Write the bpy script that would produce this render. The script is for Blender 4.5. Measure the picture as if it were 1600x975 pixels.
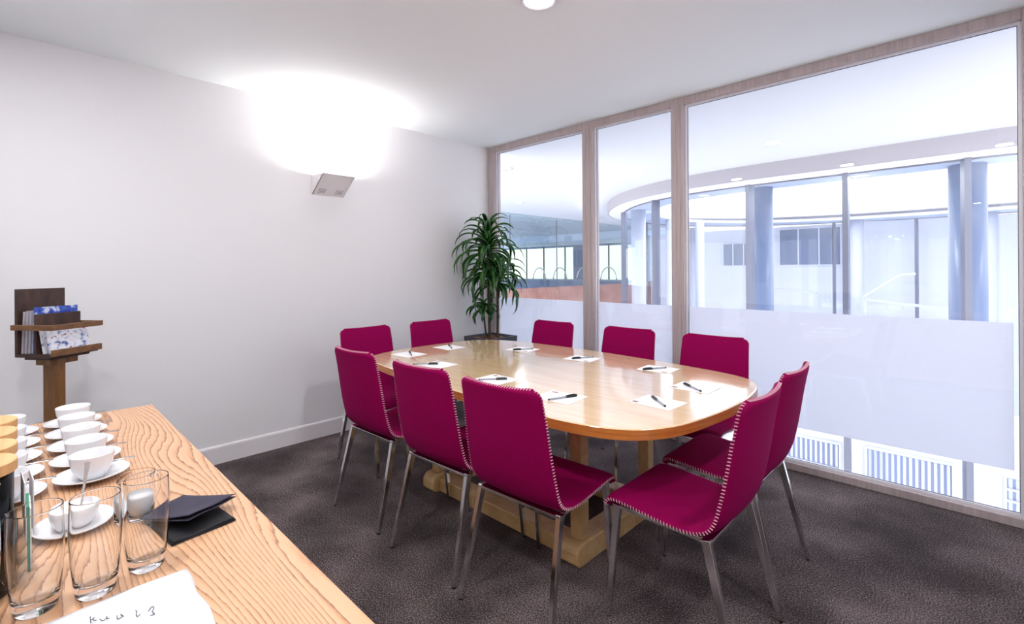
import bpy, bmesh, math, random
from mathutils import Vector, Matrix
random.seed(7)
PI = math.pi
for o in list(bpy.data.objects):
    bpy.data.objects.remove(o, do_unlink=True)
S = bpy.context.scene
COL = S.collection

# ------------------------------------------------------------------ camera
YAW, ROLL = 0.7704, -0.0071
CAMPOS = Vector((3.693, -3.492, 1.3))
F = Vector((-math.sin(YAW), math.cos(YAW), 0)); R = Vector((math.cos(YAW), math.sin(YAW), 0)); U = Vector((0, 0, 1))
R3 = R*math.cos(ROLL)+U*math.sin(ROLL); U3 = U*math.cos(ROLL)-R*math.sin(ROLL)
cam_data = bpy.data.cameras.new('camera'); cam = bpy.data.objects.new('camera', cam_data); COL.objects.link(cam)
cam.matrix_world = Matrix(((R3.x, U3.x, -F.x, CAMPOS.x), (R3.y, U3.y, -F.y, CAMPOS.y), (R3.z, U3.z, -F.z, CAMPOS.z), (0, 0, 0, 1)))
cam_data.sensor_width = 36; cam_data.lens = 749.5/1600*36
cam_data.shift_y = -(487.5-420.4)/1600
cam_data.clip_start = 0.02; cam_data.clip_end = 200
S.camera = cam

# ------------------------------------------------------------------ world, exposure
w = bpy.data.worlds.new('sky'); S.world = w; w.use_nodes = True
WORLD = 3.2
w.node_tree.nodes['Background'].inputs[0].default_value = (0.97, 0.98, 1.0, 1)
w.node_tree.nodes['Background'].inputs[1].default_value = WORLD
S.view_settings.view_transform = 'Standard'; S.view_settings.look = 'None'
S.view_settings.gamma = 1; S.view_settings.exposure = 0.0
S.view_settings.use_curve_mapping = False
DOWN_W = 13.5        # ceiling lamps in the room, added fill ones too
SCONCE_W = 14.0
HALL_W = 17.0        # lamps of the hall outside the glass, added ones too
H = 2.569
CT = 0.78            # counter height
TT = 0.742           # table height

# ------------------------------------------------------------------ materials
def srgb(r, g, b):
    f = lambda c: ((c/255+0.055)/1.055)**2.4 if c/255 > 0.04045 else c/255/12.92
    return (f(r), f(g), f(b), 1)
def mat(name, col, rough=0.5, metal=0.0, **kw):
    m = bpy.data.materials.new(name); m.use_nodes = True
    p = m.node_tree.nodes['Principled BSDF']
    p.inputs['Base Color'].default_value = col
    p.inputs['Roughness'].default_value = rough
    p.inputs['Metallic'].default_value = metal
    for k, v in kw.items():
        p.inputs[k.replace('_', ' ')].default_value = v
    return m
def nd(m, t, **kw):
    n = m.node_tree.nodes.new(t)
    for k, v in kw.items(): setattr(n, k, v)
    return n
def lk(m, a, b): m.node_tree.links.new(a, b)
def ramp(m, src, stops):
    r = nd(m, 'ShaderNodeValToRGB'); e = r.color_ramp.elements
    while len(e) < len(stops): e.new(0.5)
    for el, (p, c) in zip(e, stops): el.position = p; el.color = c
    lk(m, src, r.inputs[0]); return r
def coords(m, scale=(1, 1, 1), rot=(0, 0, 0)):
    t = nd(m, 'ShaderNodeTexCoord'); mp = nd(m, 'ShaderNodeMapping')
    mp.inputs['Scale'].default_value = scale; mp.inputs['Rotation'].default_value = rot
    lk(m, t.outputs['Object'], mp.inputs[0]); return mp.outputs[0]
def noise(m, vec, scale, detail=4, rough=0.5, dist=0):
    n = nd(m, 'ShaderNodeTexNoise'); n.inputs['Scale'].default_value = scale; n.inputs['Detail'].default_value = detail
    n.inputs['Roughness'].default_value = rough; n.inputs['Distortion'].default_value = dist
    lk(m, vec, n.inputs['Vector']); return n.outputs['Fac']
def bump(m, src, strength, dist=0.002):
    b = nd(m, 'ShaderNodeBump'); b.inputs['Strength'].default_value = strength; b.inputs['Distance'].default_value = dist
    lk(m, src, b.inputs['Height']); lk(m, b.outputs[0], m.node_tree.nodes['Principled BSDF'].inputs['Normal'])
def base(m, sock): lk(m, sock, m.node_tree.nodes['Principled BSDF'].inputs['Base Color'])

M = {}
def painted(name, c, rough=0.6):
    m = mat(name, c, rough); v = coords(m)
    bump(m, noise(m, v, 160, 3), 0.05, 0.001); return m
M['wall'] = painted('white wall paint', srgb(232, 230, 233))
M['ceil'] = painted('white ceiling paint', srgb(234, 238, 241), 0.8)
M['skirt'] = mat('satin white skirting paint', srgb(230, 225, 228), 0.35)
M['frame'] = mat('pinkish grey timber frame', srgb(190, 170, 166), 0.45)
v = coords(M['frame'], (40, 40, 1.5)); r_ = ramp(M['frame'], noise(M['frame'], v, 2, 4), [(0.3, srgb(172, 158, 160)), (0.7, srgb(194, 180, 180))]); base(M['frame'], r_.outputs[0])
M['bead'] = mat('white glazing bead', srgb(226, 224, 232), 0.35)
M['gasket'] = mat('grey glazing gasket', srgb(110, 110, 125), 0.5)
# carpet
m = mat('brown loop pile carpet', srgb(72, 62, 60), 0.95); M['carpet'] = m; v = coords(m)
a = noise(m, v, 165, 3, 0.85); b = noise(m, v, 2.2, 3)
mx = nd(m, 'ShaderNodeMath', operation='MULTIPLY_ADD'); lk(m, a, mx.inputs[0]); mx.inputs[1].default_value = 1.0
s2 = nd(m, 'ShaderNodeMath', operation='MULTIPLY_ADD'); lk(m, b, s2.inputs[0]); s2.inputs[1].default_value = 0.35; s2.inputs[2].default_value = -0.175
lk(m, s2.outputs[0], mx.inputs[2])
r_ = ramp(m, mx.outputs[0], [(0.36, srgb(24, 17, 17)), (0.5, srgb(64, 53, 54)), (0.64, srgb(164, 146, 148))]); base(m, r_.outputs[0])
bump(m, a, 0.9, 0.006)
# maple table
m = mat('lacquered maple', srgb(224, 178, 128), 0.16); M['maple'] = m
m.node_tree.nodes['Principled BSDF'].inputs['Coat Weight'].default_value = 1.0; m.node_tree.nodes['Principled BSDF'].inputs['Coat IOR'].default_value = 1.8
m.node_tree.nodes['Principled BSDF'].inputs['Coat Roughness'].default_value = 0.07
v = coords(m, (1.0, 14, 14)); n1 = noise(m, v, 1.6, 6, 0.6, 0.6)
r_ = ramp(m, n1, [(0.25, srgb(222, 180, 134)), (0.5, srgb(233, 196, 152)), (0.75, srgb(239, 206, 166))]); base(m, r_.outputs[0])
m = mat('orange maple edge lipping', srgb(196, 112, 44), 0.25); M['maple_edge'] = m
v = coords(m, (2, 2, 40)); r_ = ramp(m, noise(m, v, 2.5, 5, 0.6), [(0.3, srgb(176, 92, 36)), (0.7, srgb(206, 132, 66))]); base(m, r_.outputs[0])
m = mat('pale maple base', srgb(214, 180, 126), 0.3); M['maple_base'] = m
v = coords(m, (3, 3, 3)); r_ = ramp(m, noise(m, v, 3, 5, 0.6, 1.5), [(0.3, srgb(200, 160, 104)), (0.7, srgb(224, 192, 142))]); base(m, r_.outputs[0])
# ash counter: contour lines of a stretched height field
m = mat('ash veneer with cathedral grain', srgb(214, 164, 120), 0.38); M['ash'] = m
v = coords(m, (0.5, 2.6, 2.6)); h1 = noise(m, v, 1.25, 2.0, 0.45, 0.15)
sp = nd(m, 'ShaderNodeSeparateXYZ'); t = nd(m, 'ShaderNodeTexCoord'); lk(m, t.outputs['Object'], sp.inputs[0])
ma = nd(m, 'ShaderNodeMath', operation='MULTIPLY_ADD'); lk(m, sp.outputs[1], ma.inputs[0]); ma.inputs[1].default_value = 1.7; lk(m, h1, ma.inputs[2])
mm = nd(m, 'ShaderNodeMath', operation='MULTIPLY'); lk(m, ma.outputs[0], mm.inputs[0]); mm.inputs[1].default_value = 40
vf = coords(m, (4, 60, 60)); nf = noise(m, vf, 2, 4, 0.7)
m2 = nd(m, 'ShaderNodeMath', operation='MULTIPLY_ADD'); lk(m, nf, m2.inputs[0]); m2.inputs[1].default_value = 0.9; lk(m, mm.outputs[0], m2.inputs[2])
fr = nd(m, 'ShaderNodeMath', operation='FRACT'); lk(m, m2.outputs[0], fr.inputs[0])
r_ = ramp(m, fr.outputs[0], [(0.0, srgb(216, 172, 138)), (0.55, srgb(210, 163, 127)), (0.8, srgb(196, 145, 108)), (0.92, srgb(140, 94, 66)), (1.0, srgb(216, 170, 136))]); base(m, r_.outputs[0])
# velvet
m = mat('magenta wool upholstery', srgb(136, 0, 72), 0.8); M['fabric'] = m
p = m.node_tree.nodes['Principled BSDF']; p.inputs['Sheen Weight'].default_value = 0.06; p.inputs['Sheen Roughness'].default_value = 0.4
p.inputs['Sheen Tint'].default_value = srgb(255, 40, 190); p.inputs['Specular IOR Level'].default_value = 0.08
v = coords(m); bump(m, noise(m, v, 500, 2), 0.15, 0.001)
M['thread'] = mat('pale pink stitching thread', srgb(226, 176, 190), 0.7)
M['piping'] = mat('crimson seam piping', srgb(150, 24, 70), 0.6)
M['chrome'] = mat('polished chrome', (0.80, 0.80, 0.80, 1), 0.10, 1.0)
M['steel'] = mat('brushed stainless steel', (0.6, 0.6, 0.62, 1), 0.22, 1.0)
M['black'] = mat('black plastic', srgb(22, 22, 24), 0.4)
M['paper'] = mat('white writing paper', srgb(244, 242, 246), 0.6)
M['bagpaper'] = mat('off white packet paper', srgb(226, 225, 230), 0.7)
M['logo'] = mat('brown printed mark', srgb(150, 110, 100), 0.7)
M['ink'] = mat('grey printed ink', srgb(90, 90, 100), 0.7)
M['clearplastic'] = mat('clear grey pen barrel', srgb(150, 150, 160), 0.15)
M['china'] = mat('white glazed china', srgb(232, 231, 235), 0.12)
M['sugar'] = mat('white sugar', srgb(246, 244, 246), 0.9)
m = mat('clear drinking glass', (1, 1, 1, 1), 0.0); M['tumbler'] = m
p = m.node_tree.nodes['Principled BSDF']; p.inputs['Transmission Weight'].default_value = 1.0; p.inputs['IOR'].default_value = 1.30
m = mat('bamboo lid', srgb(214, 160, 104), 0.5); M['bamboo'] = m
v = coords(m, (3, 40, 3)); r_ = ramp(m, noise(m, v, 2, 4), [(0.3, srgb(196, 140, 84)), (0.7, srgb(224, 174, 120))]); base(m, r_.outputs[0])
M['tea'] = mat('dark loose tea', srgb(52, 38, 34), 0.9)
m = M['tea']; v = coords(m); r_ = ramp(m, noise(m, v, 90, 3), [(0.35, srgb(26, 20, 20)), (0.65, srgb(112, 92, 88))]); base(m, r_.outputs[0])
M['green'] = mat('green card', srgb(42, 132, 100), 0.5)
M['napkin'] = mat('dark navy paper napkin', srgb(52, 48, 66), 0.85)
v = coords(M['napkin']); bump(M['napkin'], noise(M['napkin'], v, 60, 4), 0.3, 0.002)
M['napkin_low'] = mat('black paper napkin', srgb(20, 19, 26), 0.8)
m = mat('dark stained plank', srgb(70, 45, 34), 0.45); M['darkwood'] = m
v = coords(m, (6, 6, 1.5)); r_ = ramp(m, noise(m, v, 3, 6, 0.65, 1.0), [(0.3, srgb(40, 26, 22)), (0.55, srgb(66, 43, 34)), (0.8, srgb(104, 72, 54))]); base(m, r_.outputs[0])
m = mat('walnut stained rail', srgb(112, 74, 42), 0.4); M['rail'] = m
v = coords(m, (14, 3, 14)); r_ = ramp(m, noise(m, v, 3, 6, 0.65, 1.0), [(0.3, srgb(78, 50, 28)), (0.7, srgb(140, 96, 58))]); base(m, r_.outputs[0])
m = mat('brown timber post', srgb(122, 80, 40), 0.4); M['post'] = m
v = coords(m, (14, 14, 1.2)); r_ = ramp(m, noise(m, v, 3, 6, 0.65, 1.0), [(0.3, srgb(96, 60, 28)), (0.7, srgb(142, 98, 52))]); base(m, r_.outputs[0])
M['mag_blue'] = mat('blue printed cover', srgb(58, 84, 170), 0.3)
m = M['mag_blue']; v = coords(m); r_ = ramp(m, noise(m, v, 26, 3), [(0.42, srgb(34, 58, 150)), (0.52, srgb(60, 96, 190)), (0.6, srgb(214, 220, 240)), (0.72, srgb(200, 40, 70))]); base(m, r_.outputs[0])
M['mag_spine'] = mat('grey white magazine spine', srgb(176, 172, 182), 0.4)
M['mag_page'] = mat('magazine pages', srgb(224, 222, 228), 0.6)
m = mat('street photograph print', srgb(170, 176, 200), 0.3); M['mag_street'] = m
v = coords(m, (1, 1, 1)); r_ = ramp(m, noise(m, v, 34, 4), [(0.36, srgb(70, 84, 140)), (0.46, srgb(206, 208, 224)), (0.6, srgb(232, 230, 236)), (0.68, srgb(150, 60, 84)), (0.74, srgb(120, 130, 170))]); base(m, r_.outputs[0])
m = mat('dracaena leaf', srgb(34, 84, 30), 0.3); M['leaf'] = m
at = nd(m, 'ShaderNodeUVMap'); su = nd(m, 'ShaderNodeSeparateXYZ'); lk(m, at.outputs[0], su.inputs[0])
r_ = ramp(m, su.outputs[0], [(0.0, srgb(84, 140, 50)), (0.14, srgb(24, 74, 26)), (0.5, srgb(10, 40, 20)), (0.86, srgb(24, 74, 26)), (1.0, srgb(84, 140, 50))]); base(m, r_.outputs[0])
M['stem'] = mat('grey brown cane', srgb(70, 60, 50), 0.8)
v = coords(M['stem'], (1, 1, 30)); bump(M['stem'], noise(M['stem'], v, 6, 2), 0.6, 0.004)
M['pot'] = mat('dark grey planter', srgb(62, 62, 72), 0.5)
M['bark'] = mat('bark mulch', srgb(110, 72, 52), 0.9)
m = M['bark']; v = coords(m); r_ = ramp(m, noise(m, v, 30, 3), [(0.35, srgb(48, 34, 30)), (0.65, srgb(160, 112, 84))]); base(m, r_.outputs[0])
M['sconce'] = mat('off white sconce enamel', srgb(236, 230, 232), 0.4)
M['grille'] = mat('grey sconce grille', srgb(140, 134, 140), 0.5)
# outside
M['hall_ceil'] = mat('hall ceiling paint', srgb(218, 221, 229), 0.8)
M['fascia'] = mat('grey fascia', srgb(176, 172, 180), 0.7)
M['fascia_w'] = mat('white fascia trim', srgb(240, 240, 246), 0.6)
M['soffit'] = mat('blue grey ring soffit', srgb(190, 202, 222), 0.6)
M['mullion'] = mat('anodised grey mullion', srgb(112, 116, 134), 0.35, 0.3)
M['column'] = mat('pale blue column paint', srgb(190, 196, 214), 0.4)
M['column_d'] = mat('slate blue column paint', srgb(122, 140, 172), 0.35)
M['atrium'] = mat('white atrium cladding', srgb(232, 234, 240), 0.5)
M['bluewin'] = mat('blue grey window glass', srgb(112, 128, 156), 0.2)
M['slat'] = mat('pale blue blind slat', srgb(214, 220, 240), 0.5)
M['groove'] = mat('blue grey blind groove', srgb(150, 160, 198), 0.6)
M['cherry'] = mat('cherry veneer panel', srgb(196, 140, 124), 0.4)
m = M['cherry']; v = coords(m, (8, 1.2, 1.5)); r_ = ramp(m, noise(m, v, 1.2, 4), [(0.35, srgb(160, 112, 100)), (0.65, srgb(188, 146, 134))]); base(m, r_.outputs[0])
M['bluecounter'] = mat('blue grey laminate', srgb(90, 104, 136), 0.4)
m = mat('lit cream panel', srgb(236, 240, 226), 0.5); M['litpanel'] = m
p = m.node_tree.nodes['Principled BSDF']; p.inputs['Emission Color'].default_value = srgb(248, 246, 212); p.inputs['Emission Strength'].default_value = 0.95
def emis(name, c, s):
    m = mat(name, c, 0.5); p = m.node_tree.nodes['Principled BSDF']
    p.inputs['Emission Color'].default_value = c; p.inputs['Emission Strength'].default_value = s; return m
M['lamp'] = emis('lit lamp diffuser', (1, 0.98, 0.95, 1), 6)
def paneglass(name, tint, gl, rough=0.0):
    m = bpy.data.materials.new(name); m.use_nodes = True; nt = m.node_tree; nt.nodes.clear()
    o = nt.nodes.new('ShaderNodeOutputMaterial'); a = nt.nodes.new('ShaderNodeBsdfTransparent'); g = nt.nodes.new('ShaderNodeBsdfGlossy')
    a.inputs[0].default_value = tint; g.inputs['Roughness'].default_value = rough; g.inputs['Color'].default_value = (0.95, 0.97, 1, 1)
    lw = nt.nodes.new('ShaderNodeLayerWeight'); lw.inputs[0].default_value = 0.5
    pw = nt.nodes.new('ShaderNodeMath'); pw.operation = 'POWER'; pw.inputs[1].default_value = 5; nt.links.new(lw.outputs['Facing'], pw.inputs[0])
    fz = nt.nodes.new('ShaderNodeMath'); fz.operation = 'MULTIPLY_ADD'; fz.inputs[1].default_value = 0.95; fz.inputs[2].default_value = 0.045; nt.links.new(pw.outputs[0], fz.inputs[0])
    mu = nt.nodes.new('ShaderNodeMath'); mu.operation = 'MULTIPLY'; mu.inputs[1].default_value = gl
    mi = nt.nodes.new('ShaderNodeMixShader')
    nt.links.new(fz.outputs[0], mu.inputs[0]); nt.links.new(mu.outputs[0], mi.inputs[0]); nt.links.new(a.outputs[0], mi.inputs[1]); nt.links.new(g.outputs[0], mi.inputs[2])
    nt.links.new(mi.outputs[0], o.inputs[0]); return m
M['pane'] = paneglass('clear window glass', (0.985, 0.985, 0.985, 1), 0.9)
M['pane_blue'] = paneglass('blue tinted glass', (0.86, 0.92, 0.94, 1), 1.0)
M['pane_atrium'] = paneglass('atrium glass', (0.93, 0.95, 1.0, 1), 0.9)
m = bpy.data.materials.new('frosted window film'); m.use_nodes = True; nt = m.node_tree; nt.nodes.clear(); M['frost'] = m
o = nt.nodes.new('ShaderNodeOutputMaterial'); tr = nt.nodes.new('ShaderNodeBsdfTranslucent'); df = nt.nodes.new('ShaderNodeBsdfDiffuse'); mi = nt.nodes.new('ShaderNodeMixShader')
tr.inputs[0].default_value = srgb(246, 248, 254); df.inputs[0].default_value = srgb(240, 242, 250); mi.inputs[0].default_value = 0.42
nt.links.new(tr.outputs[0], mi.inputs[1]); nt.links.new(df.outputs[0], mi.inputs[2]); nt.links.new(mi.outputs[0], o.inputs[0])

# ------------------------------------------------------------------ helpers
def tag(o, label=None, cat=None, group=None, kind=None):
    if label: o['label'] = label
    if cat: o['category'] = cat
    if group: o['group'] = group
    if kind: o['kind'] = kind
    return o
def obj(name, bm, m, parent=None, smooth=False, bevel=0, loc=None):
    bmesh.ops.recalc_face_normals(bm, faces=bm.faces[:])
    me = bpy.data.meshes.new(name); bm.to_mesh(me); bm.free()
    for mm in (m if isinstance(m, (list, tuple)) else [m]): me.materials.append(mm)
    if smooth:
        for p in me.polygons: p.use_smooth = True
    o = bpy.data.objects.new(name, me); COL.objects.link(o)
    if parent: o.parent = parent
    if loc: o.location = loc
    if bevel:
        b = o.modifiers.new('bevel', 'BEVEL'); b.width = bevel; b.segments = 2; b.limit_method = 'ANGLE'; b.angle_limit = 0.6
    return o
def thing(name, label, cat, loc=(0, 0, 0), rz=0, group=None):
    o = bpy.data.objects.new(name, None); COL.objects.link(o); o.location = loc; o.rotation_euler = (0, 0, rz)
    o.empty_display_size = 0.1
    return tag(o, label, cat, group)
def B(): return bmesh.new()
def box(bm, x0, x1, y0, y1, z0, z1, mi=0, mtx=None):
    vs = [Vector((x, y, z)) for z in (z0, z1) for y in (y0, y1) for x in (x0, x1)]
    if mtx: vs = [mtx @ q for q in vs]
    v = [bm.verts.new(q) for q in vs]
    for f in ((0, 2, 3, 1), (4, 5, 7, 6), (0, 1, 5, 4), (2, 6, 7, 3), (1, 3, 7, 5), (0, 4, 6, 2)):
        bm.faces.new([v[i] for i in f]).material_index = mi
    return bm
def bar(bm, p0, p1, w0, d0, w1=None, d1=None, up=Vector((0, 1, 0)), mi=0):
    """tapered rectangular bar from p0 to p1"""
    p0, p1 = Vector(p0), Vector(p1); w1 = w0 if w1 is None else w1; d1 = d0 if d1 is None else d1
    ax = (p1-p0).normalized(); a = ax.cross(up).normalized(); b = a.cross(ax).normalized()
    r0 = [bm.verts.new(p0+a*sx*w0/2+b*sy*d0/2) for sx, sy in ((-1, -1), (1, -1), (1, 1), (-1, 1))]
    r1 = [bm.verts.new(p1+a*sx*w1/2+b*sy*d1/2) for sx, sy in ((-1, -1), (1, -1), (1, 1), (-1, 1))]
    for i in range(4): bm.faces.new((r0[i], r0[(i+1) % 4], r1[(i+1) % 4], r1[i])).material_index = mi
    bm.faces.new(r0[::-1]).material_index = mi; bm.faces.new(r1).material_index = mi
def lathe(bm, prof, seg=40, c=(0, 0, 0), mi=0, cap=True):
    rings = []
    for r, z in prof:
        if r < 1e-6: rings.append([bm.verts.new((c[0], c[1], c[2]+z))])
        else: rings.append([bm.verts.new((c[0]+r*math.cos(2*PI*i/seg), c[1]+r*math.sin(2*PI*i/seg), c[2]+z)) for i in range(seg)])
    for a, b in zip(rings, rings[1:]):
        for i in range(seg):
            j = (i+1) % seg
            if len(a) == 1 and len(b) == 1: continue
            if len(a) == 1: f = bm.faces.new((a[0], b[i], b[j]))
            elif len(b) == 1: f = bm.faces.new((a[i], a[j], b[0]))
            else: f = bm.faces.new((a[i], a[j], b[j], b[i]))
            f.material_index = mi
    return bm
def tube(bm, pts, r, seg=8, mi=0, r1=None):
    pts = [Vector(p) for p in pts]; rings = []
    n = len(pts); up = Vector((0, 0, 1))
    for i, p in enumerate(pts):
        t = (pts[min(i+1, n-1)]-pts[max(i-1, 0)]).normalized()
        a = t.cross(up)
        if a.length < 0.05: a = t.cross(Vector((1, 0, 0)))
        a.normalize(); b = a.cross(t).normalized()
        rr = r if r1 is None else r+(r1-r)*i/(n-1)
        rings.append([bm.verts.new(p+(a*math.cos(2*PI*k/seg)+b*math.sin(2*PI*k/seg))*rr) for k in range(seg)])
    for A, C in zip(rings, rings[1:]):
        for k in range(seg): bm.faces.new((A[k], A[(k+1) % seg], C[(k+1) % seg], C[k])).material_index = mi
    bm.faces.new(rings[0][::-1]); bm.faces.new(rings[-1])
def prism(bm, pts, z0, z1, mi=0, mside=None):
    a = [bm.verts.new((x, y, z0)) for x, y in pts]; b = [bm.verts.new((x, y, z1)) for x, y in pts]
    n = len(pts)
    bm.faces.new(a[::-1]).material_index = mi; bm.faces.new(b).material_index = mi
    for i in range(n): bm.faces.new((a[i], a[(i+1) % n], b[(i+1) % n], b[i])).material_index = mi if mside is None else mside
def spline(P, n=8, closed=True):
    out = []; N = len(P); P = [Vector(p) for p in P]
    for i in range(N if closed else N-1):
        g = (lambda k: P[k % N]) if closed else (lambda k: P[max(0, min(N-1, k))])
        a, b, c, d = g(i-1), g(i), g(i+1), g(i+2)
        for k in range(n):
            t = k/n
            out.append(0.5*((2*b)+(c-a)*t+(2*a-5*b+4*c-d)*t*t+(3*b-a-3*c+d)*t**3))
    if not closed: out.append(P[-1])
    return out
def copy_tree(o, parent=None):
    c = o.copy(); COL.objects.link(c)
    if parent: c.parent = parent
    for ch in list(o.children): copy_tree(ch, c)
    return c
def struct(o): o['kind'] = 'structure'; return o
def area(name, loc, power, sx, sy=None, rot=(0, 0, 0), col=(0.975, 1.0, 0.995), parent=None, spread=None):
    l = bpy.data.lights.new(name, 'AREA'); l.energy = power; l.color = col
    if sy: l.shape = 'RECTANGLE'; l.size = sx; l.size_y = sy
    else: l.shape = 'DISK'; l.size = sx
    if spread: l.spread = spread
    o = bpy.data.objects.new(name, l); COL.objects.link(o); o.location = loc; o.rotation_euler = rot
    if parent: o.parent = parent
    return o

# ------------------------------------------------------------------ room shell
XR, YB = 4.30, -3.84
struct(obj('floor', box(B(), -0.15, XR+0.15, YB-0.15, 0.09, -0.25, 0), M['carpet']))
struct(obj('ceiling', box(B(), -0.15, XR+0.15, YB-0.15, 0.05, H, H+0.15), M['ceil']))
struct(obj('wall_left', box(B(), -0.15, 0, YB-0.15, 0.05, 0, H), M['wall']))
struct(obj('wall_back', box(B(), 0, XR, YB-0.15, YB, 0, H), M['wall']))
struct(obj('wall_right', box(B(), XR, XR+0.15, YB-0.15, 0.05, 0, H), M['wall']))
def skirting(name, a, b, nrm):
    bm = B(); a = Vector(a); b = Vector(b); n = Vector(nrm)
    prof = [(0, 0), (0.014, 0), (0.014, 0.108), (0.011, 0.116), (0.004, 0.122), (0, 0.122)]
    r0 = [bm.verts.new(a+n*p+Vector((0, 0, z))) for p, z in prof]; r1 = [bm.verts.new(b+n*p+Vector((0, 0, z))) for p, z in prof]
    for i in range(len(prof)): j = (i+1) % len(prof); bm.faces.new((r0[i], r0[j], r1[j], r1[i]))
    bm.faces.new(r0); bm.faces.new(r1[::-1])
    return struct(obj(name, bm, M['skirt']))
skirting('baseboard_left', (0, YB, 0), (0, -0.045, 0), (1, 0, 0))
skirting('baseboard_back', (0.014, YB, 0), (XR-0.014, YB, 0), (0, 1, 0))
skirting('baseboard_right', (XR, YB, 0), (XR, -0.045, 0), (-1, 0, 0))
# glazed wall: frame members and panes
mull = [(0.0, 0.098), (1.212, 1.322), (2.033, 2.130), (3.856, 3.98)]
GZ0, GZ1 = 0.045, H-0.055
for i, (a, b) in enumerate(mull):
    bm = B(); box(bm, a, b, -0.045, 0.05, 0.0, H)
    if i in (1, 2): box(bm, a+0.035, a+0.041, -0.049, -0.045, GZ0, GZ1); box(bm, b-0.03, b-0.024, -0.05, -0.045, GZ0, GZ1)
    struct(obj('trim_%d' % (i+1), bm, M['frame'], bevel=0.003))
bm = B()
for k in range(3):
    a, b = mull[k][1], mull[k+1][0]
    box(bm, a, b, -0.045, 0.05, 0, GZ0)
box(bm, 3.98, XR, -0.045, 0.05, 0, H)
struct(obj('trim_5', bm, M['frame'], bevel=0.003))
bm = B()
for k in range(3):
    a, b = mull[k][1], mull[k+1][0]
    box(bm, a, b, -0.045, 0.05, GZ1, H)
struct(obj('trim_6', bm, M['frame'], bevel=0.003))
FZ0, FZ1 = 0.263, 1.010
for k in range(3):
    a, b = mull[k][1], mull[k+1][0]
    wn = struct(obj('window_%d' % (k+1), box(B(), a, b, 0.0, 0.008, GZ0, GZ1), M['pane']))
    bm = B(); t = 0.014
    box(bm, a, a+t, -0.018, -0.001, GZ0, GZ1); box(bm, b-t, b, -0.018, -0.001, GZ0, GZ1)
    box(bm, a+t, b-t, -0.018, -0.001, GZ0, GZ0+t); box(bm, a+t, b-t, -0.018, -0.001, GZ1-t, GZ1)
    obj('window_bead', bm, M['bead'], wn)
    bm = B(); g = 0.003
    box(bm, a+t, a+t+g, -0.006, -0.001, GZ0+t, GZ1-t); box(bm, b-t-g, b-t, -0.006, -0.001, GZ0+t, GZ1-t)
    box(bm, a+t+g, b-t-g, -0.006, -0.001, GZ0+t, GZ0+t+g); box(bm, a+t+g, b-t-g, -0.006, -0.001, GZ1-t-g, GZ1-t)
    obj('window_gasket', bm, M['gasket'], wn)
    f1 = b-t-0.004 if k < 2 else 3.822
    obj('frosted_film', box(B(), a+t+0.010, f1, 0.009, 0.0105, FZ0 if k == 2 else FZ0, FZ1), M['frost'], wn)

# ceiling lamps (one over the table; the others are unseen, added as room fill)
def lamp(x, y, label, grp=None):
    t = thing('ceiling_lamp', label, 'ceiling lamp', (x, y, H), 0, grp)
    bm = B(); lathe(bm, [(0.075, 0), (0.088, -0.002), (0.092, -0.010), (0.084, -0.018), (0.070, -0.016), (0.070, 0)], 48); obj('rim', bm, M['bead'], t, True)
    bm = B(); lathe(bm, [(0, -0.020), (0.04, -0.018), (0.070, -0.012), (0.070, -0.004), (0, -0.004)], 48); obj('diffuser', bm, M['lamp'], t, True)
    area('lamp_light', (0, 0, -0.024), DOWN_W, 0.13, parent=t)
    return t
lamp(2.225, -1.785, 'round white flush ceiling lamp shining above the meeting table')
for i, (x, y) in enumerate(((3.97, -1.785), (1.25, -3.6), (2.55, -3.6), (3.9, -3.6))):
    lamp(x, y, ['added unseen ceiling lamp nearest the right wall and glass', 'added unseen ceiling lamp near the brochure stand corner',
                'added unseen ceiling lamp above the counter', 'added unseen ceiling lamp behind and right of the camera'][i])

# ------------------------------------------------------------------ wall sconce
t = thing('wall_sconce', 'white wedge shaped uplighter mounted high on the white wall', 'wall lamp', (0, -1.905, 1.89))
L_, D_, HT = 0.252, 0.205, 0.135
bm = B()
def quad(bm, pts, mi=0): bm.faces.new([bm.verts.new(p) for p in pts]).material_index = mi
th = 0.006
# front slanted plate
fp = [Vector((0.012, 0, 0)), Vector((D_, 0, HT)), Vector((D_, L_, HT)), Vector((0.012, L_, 0))]
nrm = (fp[1]-fp[0]).cross(fp[3]-fp[0]).normalized()*th
a_ = [bm.verts.new(p) for p in fp]; b_ = [bm.verts.new(p-nrm if nrm.z < 0 else p+nrm) for p in fp]
bm.faces.new(a_); bm.faces.new(b_[::-1])
for i in range(4): bm.faces.new((a_[i], a_[(i+1) % 4], b_[(i+1) % 4], b_[i]))
obj('front_plate', bm, M['sconce'], t)
for y0 in (0, L_-th):
    bm = B(); pl = [(0, 0), (0.012, 0), (D_, HT), (0, HT+0.015)]
    a_ = [bm.verts.new((x, y0, z)) for x, z in pl]; b_ = [bm.verts.new((x, y0+th, z)) for x, z in pl]
    bm.faces.new(a_); bm.faces.new(b_[::-1])
    for i in range(4): bm.faces.new((a_[i], a_[(i+1) % 4], b_[(i+1) % 4], b_[i]))
    obj('side_plate', bm, M['sconce'], t)
obj('back_plate', box(B(), 0.0, 0.004, th, L_-th, 0.0, HT+0.01), M['sconce'], t)
dirv = (fp[1]-fp[0]).normalized()
outn = Vector((dirv.z, 0, -dirv.x))
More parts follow.
